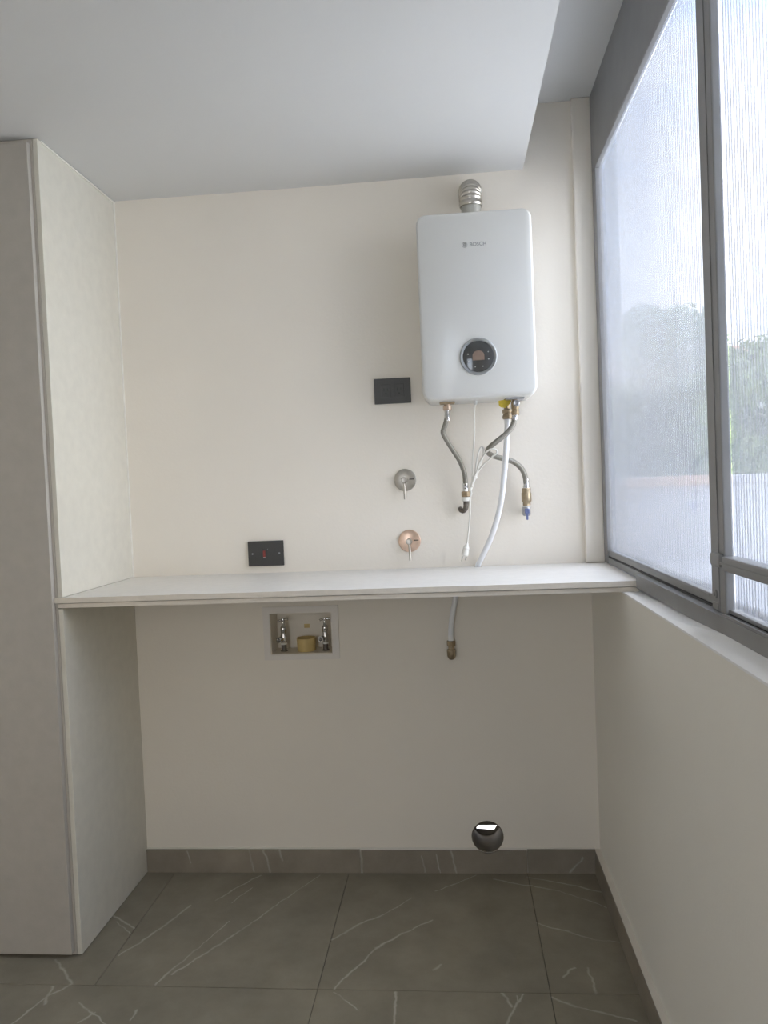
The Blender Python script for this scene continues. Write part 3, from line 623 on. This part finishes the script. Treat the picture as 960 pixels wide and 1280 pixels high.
obj('cord', tube(bmesh.new(), [(1.2371, -0.1, 1.615), (1.232, -0.1, 1.595), (1.2297, -0.1, 1.5348), (1.2267, -0.1, 1.4902), (1.221, -0.1, 1.4432), (1.2182, -0.1, 1.4038), (1.2169, -0.1, 1.3696), (1.2114, -0.105, 1.3329), (1.2177, -0.106, 1.3616), (1.2266, -0.107, 1.3901), (1.2333, -0.108, 1.4292), (1.2423, -0.108, 1.4602), (1.2506, -0.108, 1.4716), (1.2567, -0.108, 1.4622), (1.2518, -0.108, 1.4362), (1.2375, -0.107, 1.4002), (1.2233, -0.106, 1.3719), (1.2144, -0.105, 1.3433), (1.2145, -0.112, 1.3486), (1.2288, -0.114, 1.3847), (1.2432, -0.116, 1.4233), (1.2597, -0.138, 1.4486), (1.2783, -0.146, 1.4607), (1.295, -0.144, 1.4586), (1.2959, -0.142, 1.4469), (1.28, -0.138, 1.4347), (1.256, -0.125, 1.4149), (1.237, -0.113, 1.3922), (1.2229, -0.112, 1.364), (1.2150, -0.11, 1.3408), (1.2240, -0.109, 1.3720), (1.2264, -0.108, 1.3849), (1.2135, -0.108, 1.3539), (1.2095, -0.107, 1.333), (1.2115, -0.106, 1.3196), (1.2075, -0.106, 1.3067), (1.2045, -0.1, 1.2723), (1.2028, -0.09, 1.2376), (1.1973, -0.08, 1.192), (1.1921, -0.07, 1.1567), (1.189, -0.068, 1.1412)], cr, 8, n=6), M['cord'], pc, 60)
obj('cord_tie', la((1.2235, -0.11, 1.3740), (0.45, -0.05, 1), [(0.0095, -0.004), (0.0105, 0), (0.0095, 0.004)], 12), M['cord'], pc, 40)
obj('plug', la((1.1897, -0.068, 1.1440), (-0.25, 0.05, -1), [(0.0035, -0.01), (0.0075, 0.0), (0.011, 0.006), (0.0098, 0.010), (0.0115, 0.016), (0.0120, 0.030), (0.0095, 0.033)], 14), M['cord'], pc, 40)
for dx in (-0.0065, 0.0065):
    bm = bmesh.new(); vs = box(bm, -0.0022, 0.0022, -0.0009, 0.0009, -0.018, 0.0, 0.0004, 1)
    bmesh.ops.rotate(bm, verts=bm.verts, cent=(0, 0, 0), matrix=Matrix.Rotation(0.24, 3, 'Y'))
    bmesh.ops.translate(bm, verts=bm.verts, vec=(1.1818 + dx, -0.0665, 1.1125 - dx * -0.25)); obj('prong', bm, M['chrome'], pc)

# ------------------------------------------------------------------ outlets
so = empty('wall_socket', (0.9577, 0.0, 1.6822), 'charcoal double socket plate on the wall left of the heater', 'socket')
pl = bx(0.8950, 1.0205, -0.009, -0.0005, 1.639, 1.7255, 0.0012, 2)
obj('plate', pl, M['plate2'], so)
for cx in (0.935, 0.981):
    s_ = obj('socket_insert', bx(cx - 0.0165, cx + 0.0165, -0.0102, -0.009, 1.660, 1.7045, 0.0006, 1), M['plate2'], so)
    bm = bmesh.new(); box(bm, cx - 0.0072, cx - 0.005, -0.0106, -0.0101, 1.681, 1.692); box(bm, cx + 0.005, cx + 0.0072, -0.0106, -0.0101, 1.682, 1.691); lathe(bm, (cx, -0.0101, 1.673), (0, -1, 0), [(0.003, 0), (0.003, 0.0005)], 10)
    obj('slots', bm, M['slot'], s_)
sw = empty('wall_switch', (0.489, 0.0, 1.138), 'black switch plate with a small red indicator just above the worktop', 'switch')
obj('plate', bx(0.4258, 0.5522, -0.009, -0.0005, 1.0944, 1.1822, 0.0012, 2), M['plate'], sw)
rk = obj('rocker', bx(0.4745, 0.4945, -0.0112, -0.009, 1.121, 1.155, 0.001, 1), M['plate'], sw)
obj('indicator_window', bx(0.4800, 0.4882, -0.0120, -0.0110, 1.126, 1.1485, 0.0008, 1), M['red'], rk)
obj('indicator_mark', bx(0.4805, 0.4875, -0.0126, -0.0119, 1.1225, 1.1255), M['ink'], rk)
obj('printed_mark', bx(0.4765, 0.4965, -0.0096, -0.0089, 1.1522, 1.1542), M['print'], sw)
for cx in (0.4415, 0.5375): obj('screw', la((cx, -0.009, 1.138), (0, -1, 0), [(0.0032, 0), (0.0028, 0.0008)], 12), M['print'], sw)

# ------------------------------------------------------------------ mixer valves
def mixer(cx, cz, mp, label, sx):
    t = empty('mixer_valve', (cx, 0, cz), label, 'tap', 'mixer taps on the wall')
    obj('escutcheon', la((cx, -0.0005, cz), (0, -1, 0), [(0.0385, 0), (0.0385, 0.004), (0.0375, 0.0055), (0.0365, 0.006)], 48), mp, t, 40)
    obj('hub', la((cx + sx, -0.006, cz - 0.001), (0, -1, 0), [(0.0105, 0), (0.0105, 0.026), (0.0095, 0.028), (0.0078, 0.0285)], 24), M['nickel'], t, 40)
    obj('lever', tube(bmesh.new(), [(cx + sx, -0.022, cz - 0.008), (cx + sx + 0.001, -0.024, cz - 0.035), (cx + sx + 0.002, -0.027, cz - 0.0665)], 0.0042, 12), M['nickel'], t, 60)
    obj('hot_cold_mark', bx(cx + 0.014, cx + 0.031, -0.0068, -0.006, cz + 0.0005, cz + 0.0035), M['slot'], t)
    return t
mixer(0.9890, 1.3748, M['nickel'], 'upper round grey nickel mixer tap with its lever pointing down', -0.0035)
mixer(0.9955, 1.1640, M['copper'], 'lower round mixer tap, its plate shining rose, just above the worktop', -0.0005)

# ------------------------------------------------------------------ washing machine box
wm = empty('outlet_box', (0.60, 0.0, 0.777), 'white recessed washing machine outlet box set in the wall under the worktop', 'outlet box')
bm = holed(rect(0.4665, 0.7345, 0.7600, 0.9485), [rect(BOX[0] + .001, BOX[1] - .001, BOX[2] + .001, BOX[3] - .001)], -0.0005, -0.006)
obj('frame', bm, M['plastic'], wm)
bm = bmesh.new(); x0, x1, z0, z1 = BOX
e_ = 0.0008
box(bm, x0 + e_, x0 + 0.003, -0.0005, 0.1, z0 + e_, z1 - e_); box(bm, x1 - 0.003, x1 - e_, -0.0005, 0.1, z0 + e_, z1 - e_)
box(bm, x0 + 0.003, x1 - 0.003, -0.0005, 0.1, z0 + e_, z0 + 0.003); box(bm, x0 + 0.003, x1 - 0.003, -0.0005, 0.1, z1 - 0.003, z1 - e_)
box(bm, x0 + e_, x1 - e_, 0.1, 0.103, z0 + e_, z1 - e_)
obj('liner', bm, M['cream'], wm)
obj('sticker', bx(0.592, 0.612, 0.0985, 0.0998, 0.853, 0.867), M['cup'], wm)['label'] = 'small yellowish sticker'
ZF = BOX[2] + 0.003
def tap(cx, y, label, turn):
    t = empty('washer_tap', (cx, y, ZF), label, 'tap', 'washing machine taps in the box')
    obj('threaded_stub', la((cx, y, ZF), (0, 0, 1), [(0.013, 0), (0.013, 0.002), (0.0095, 0.003), (0.0095, 0.024), (0.0102, 0.0245)], 16), M['rust'], t, 40)
    obj('tape_ring', la((cx, y, ZF + 0.024), (0, 0, 1), [(0.0115, 0), (0.0115, 0.006)], 16), M['teflon'], t, 40)
    b = obj('body', la((cx, y, ZF + 0.030), (0, 0, 1), [(0.0105, 0), (0.012, 0.003), (0.012, 0.024), (0.009, 0.030), (0.009, 0.040), (0.0105, 0.043), (0.0105, 0.055), (0.006, 0.062), (0.0045, 0.085)], 20), M['chrome'], t, 40)
    bm = la((cx - 0.003 * turn, y, ZF + 0.045), (-0.35 * turn, -1, 0), [(0.0095, 0), (0.0095, 0.02), (0.0105, 0.021), (0.0105, 0.03), (0.0075, 0.03), (0.0065, 0.012), (0.001, 0.011)], 20)
    obj('spout', bm, M['chrome'], t, 40)
    bm = bmesh.new()
    tube(bm, [(cx - 0.018, y - 0.002, ZF + 0.108), (cx, y, ZF + 0.114), (cx + 0.018, y + 0.002, ZF + 0.112)], 0.0042, 10, True, 4, lambda u: 0.0045 - 0.0016 * math.sin(u * math.pi))
    lathe(bm, (cx, y, ZF + 0.105), (0, 0, 1), [(0.006, 0), (0.0075, 0.004), (0.006, 0.012)], 14)
    obj('handle', bm, M['chrome'], t, 60)
tap(0.5265, 0.045, 'left chrome washing machine tap standing in the recessed box', 1)
tap(0.6775, 0.045, 'right chrome washing machine tap standing in the recessed box', 1)
dcp = la((0.607, 0.05, ZF), (0, 0, 1), [(0.0320, 0), (0.0325, 0.003), (0.0345, 0.046), (0.0320, 0.0465), (0.0300, 0.004), (0.0005, 0.003)], 32, True)
tag(obj('drain_socket', dcp, M['cup'], None, 40), 'short yellow plastic drain pipe end between the two taps in the box', 'pipe')

# ------------------------------------------------------------------ duct through the wall
du = empty('vent_duct', (DC[0], 0.0, DC[1]), 'round dark duct opening low in the back wall just above the skirting', 'duct')
obj('sleeve', la((DC[0], -0.001, DC[1]), (0, 1, 0), [(DR - 0.0002, 0), (DR - 0.0002, 0.141), (DR - 0.003, 0.141), (DR - 0.003, 0.0), (DR - 0.0002, 0)], 40, False), M['duct'], du, 40)
out_c = circ(DC[0], DC[1], DR - 0.0035, 40)
slot = [(1.1850, 0.0905), (1.2515, 0.0905), (1.2640, 0.1085), (1.1940, 0.1085)]
bm = holed(out_c, [slot], 0.128, 0.134)
obj('end_plate', bm, M['duct'], du)
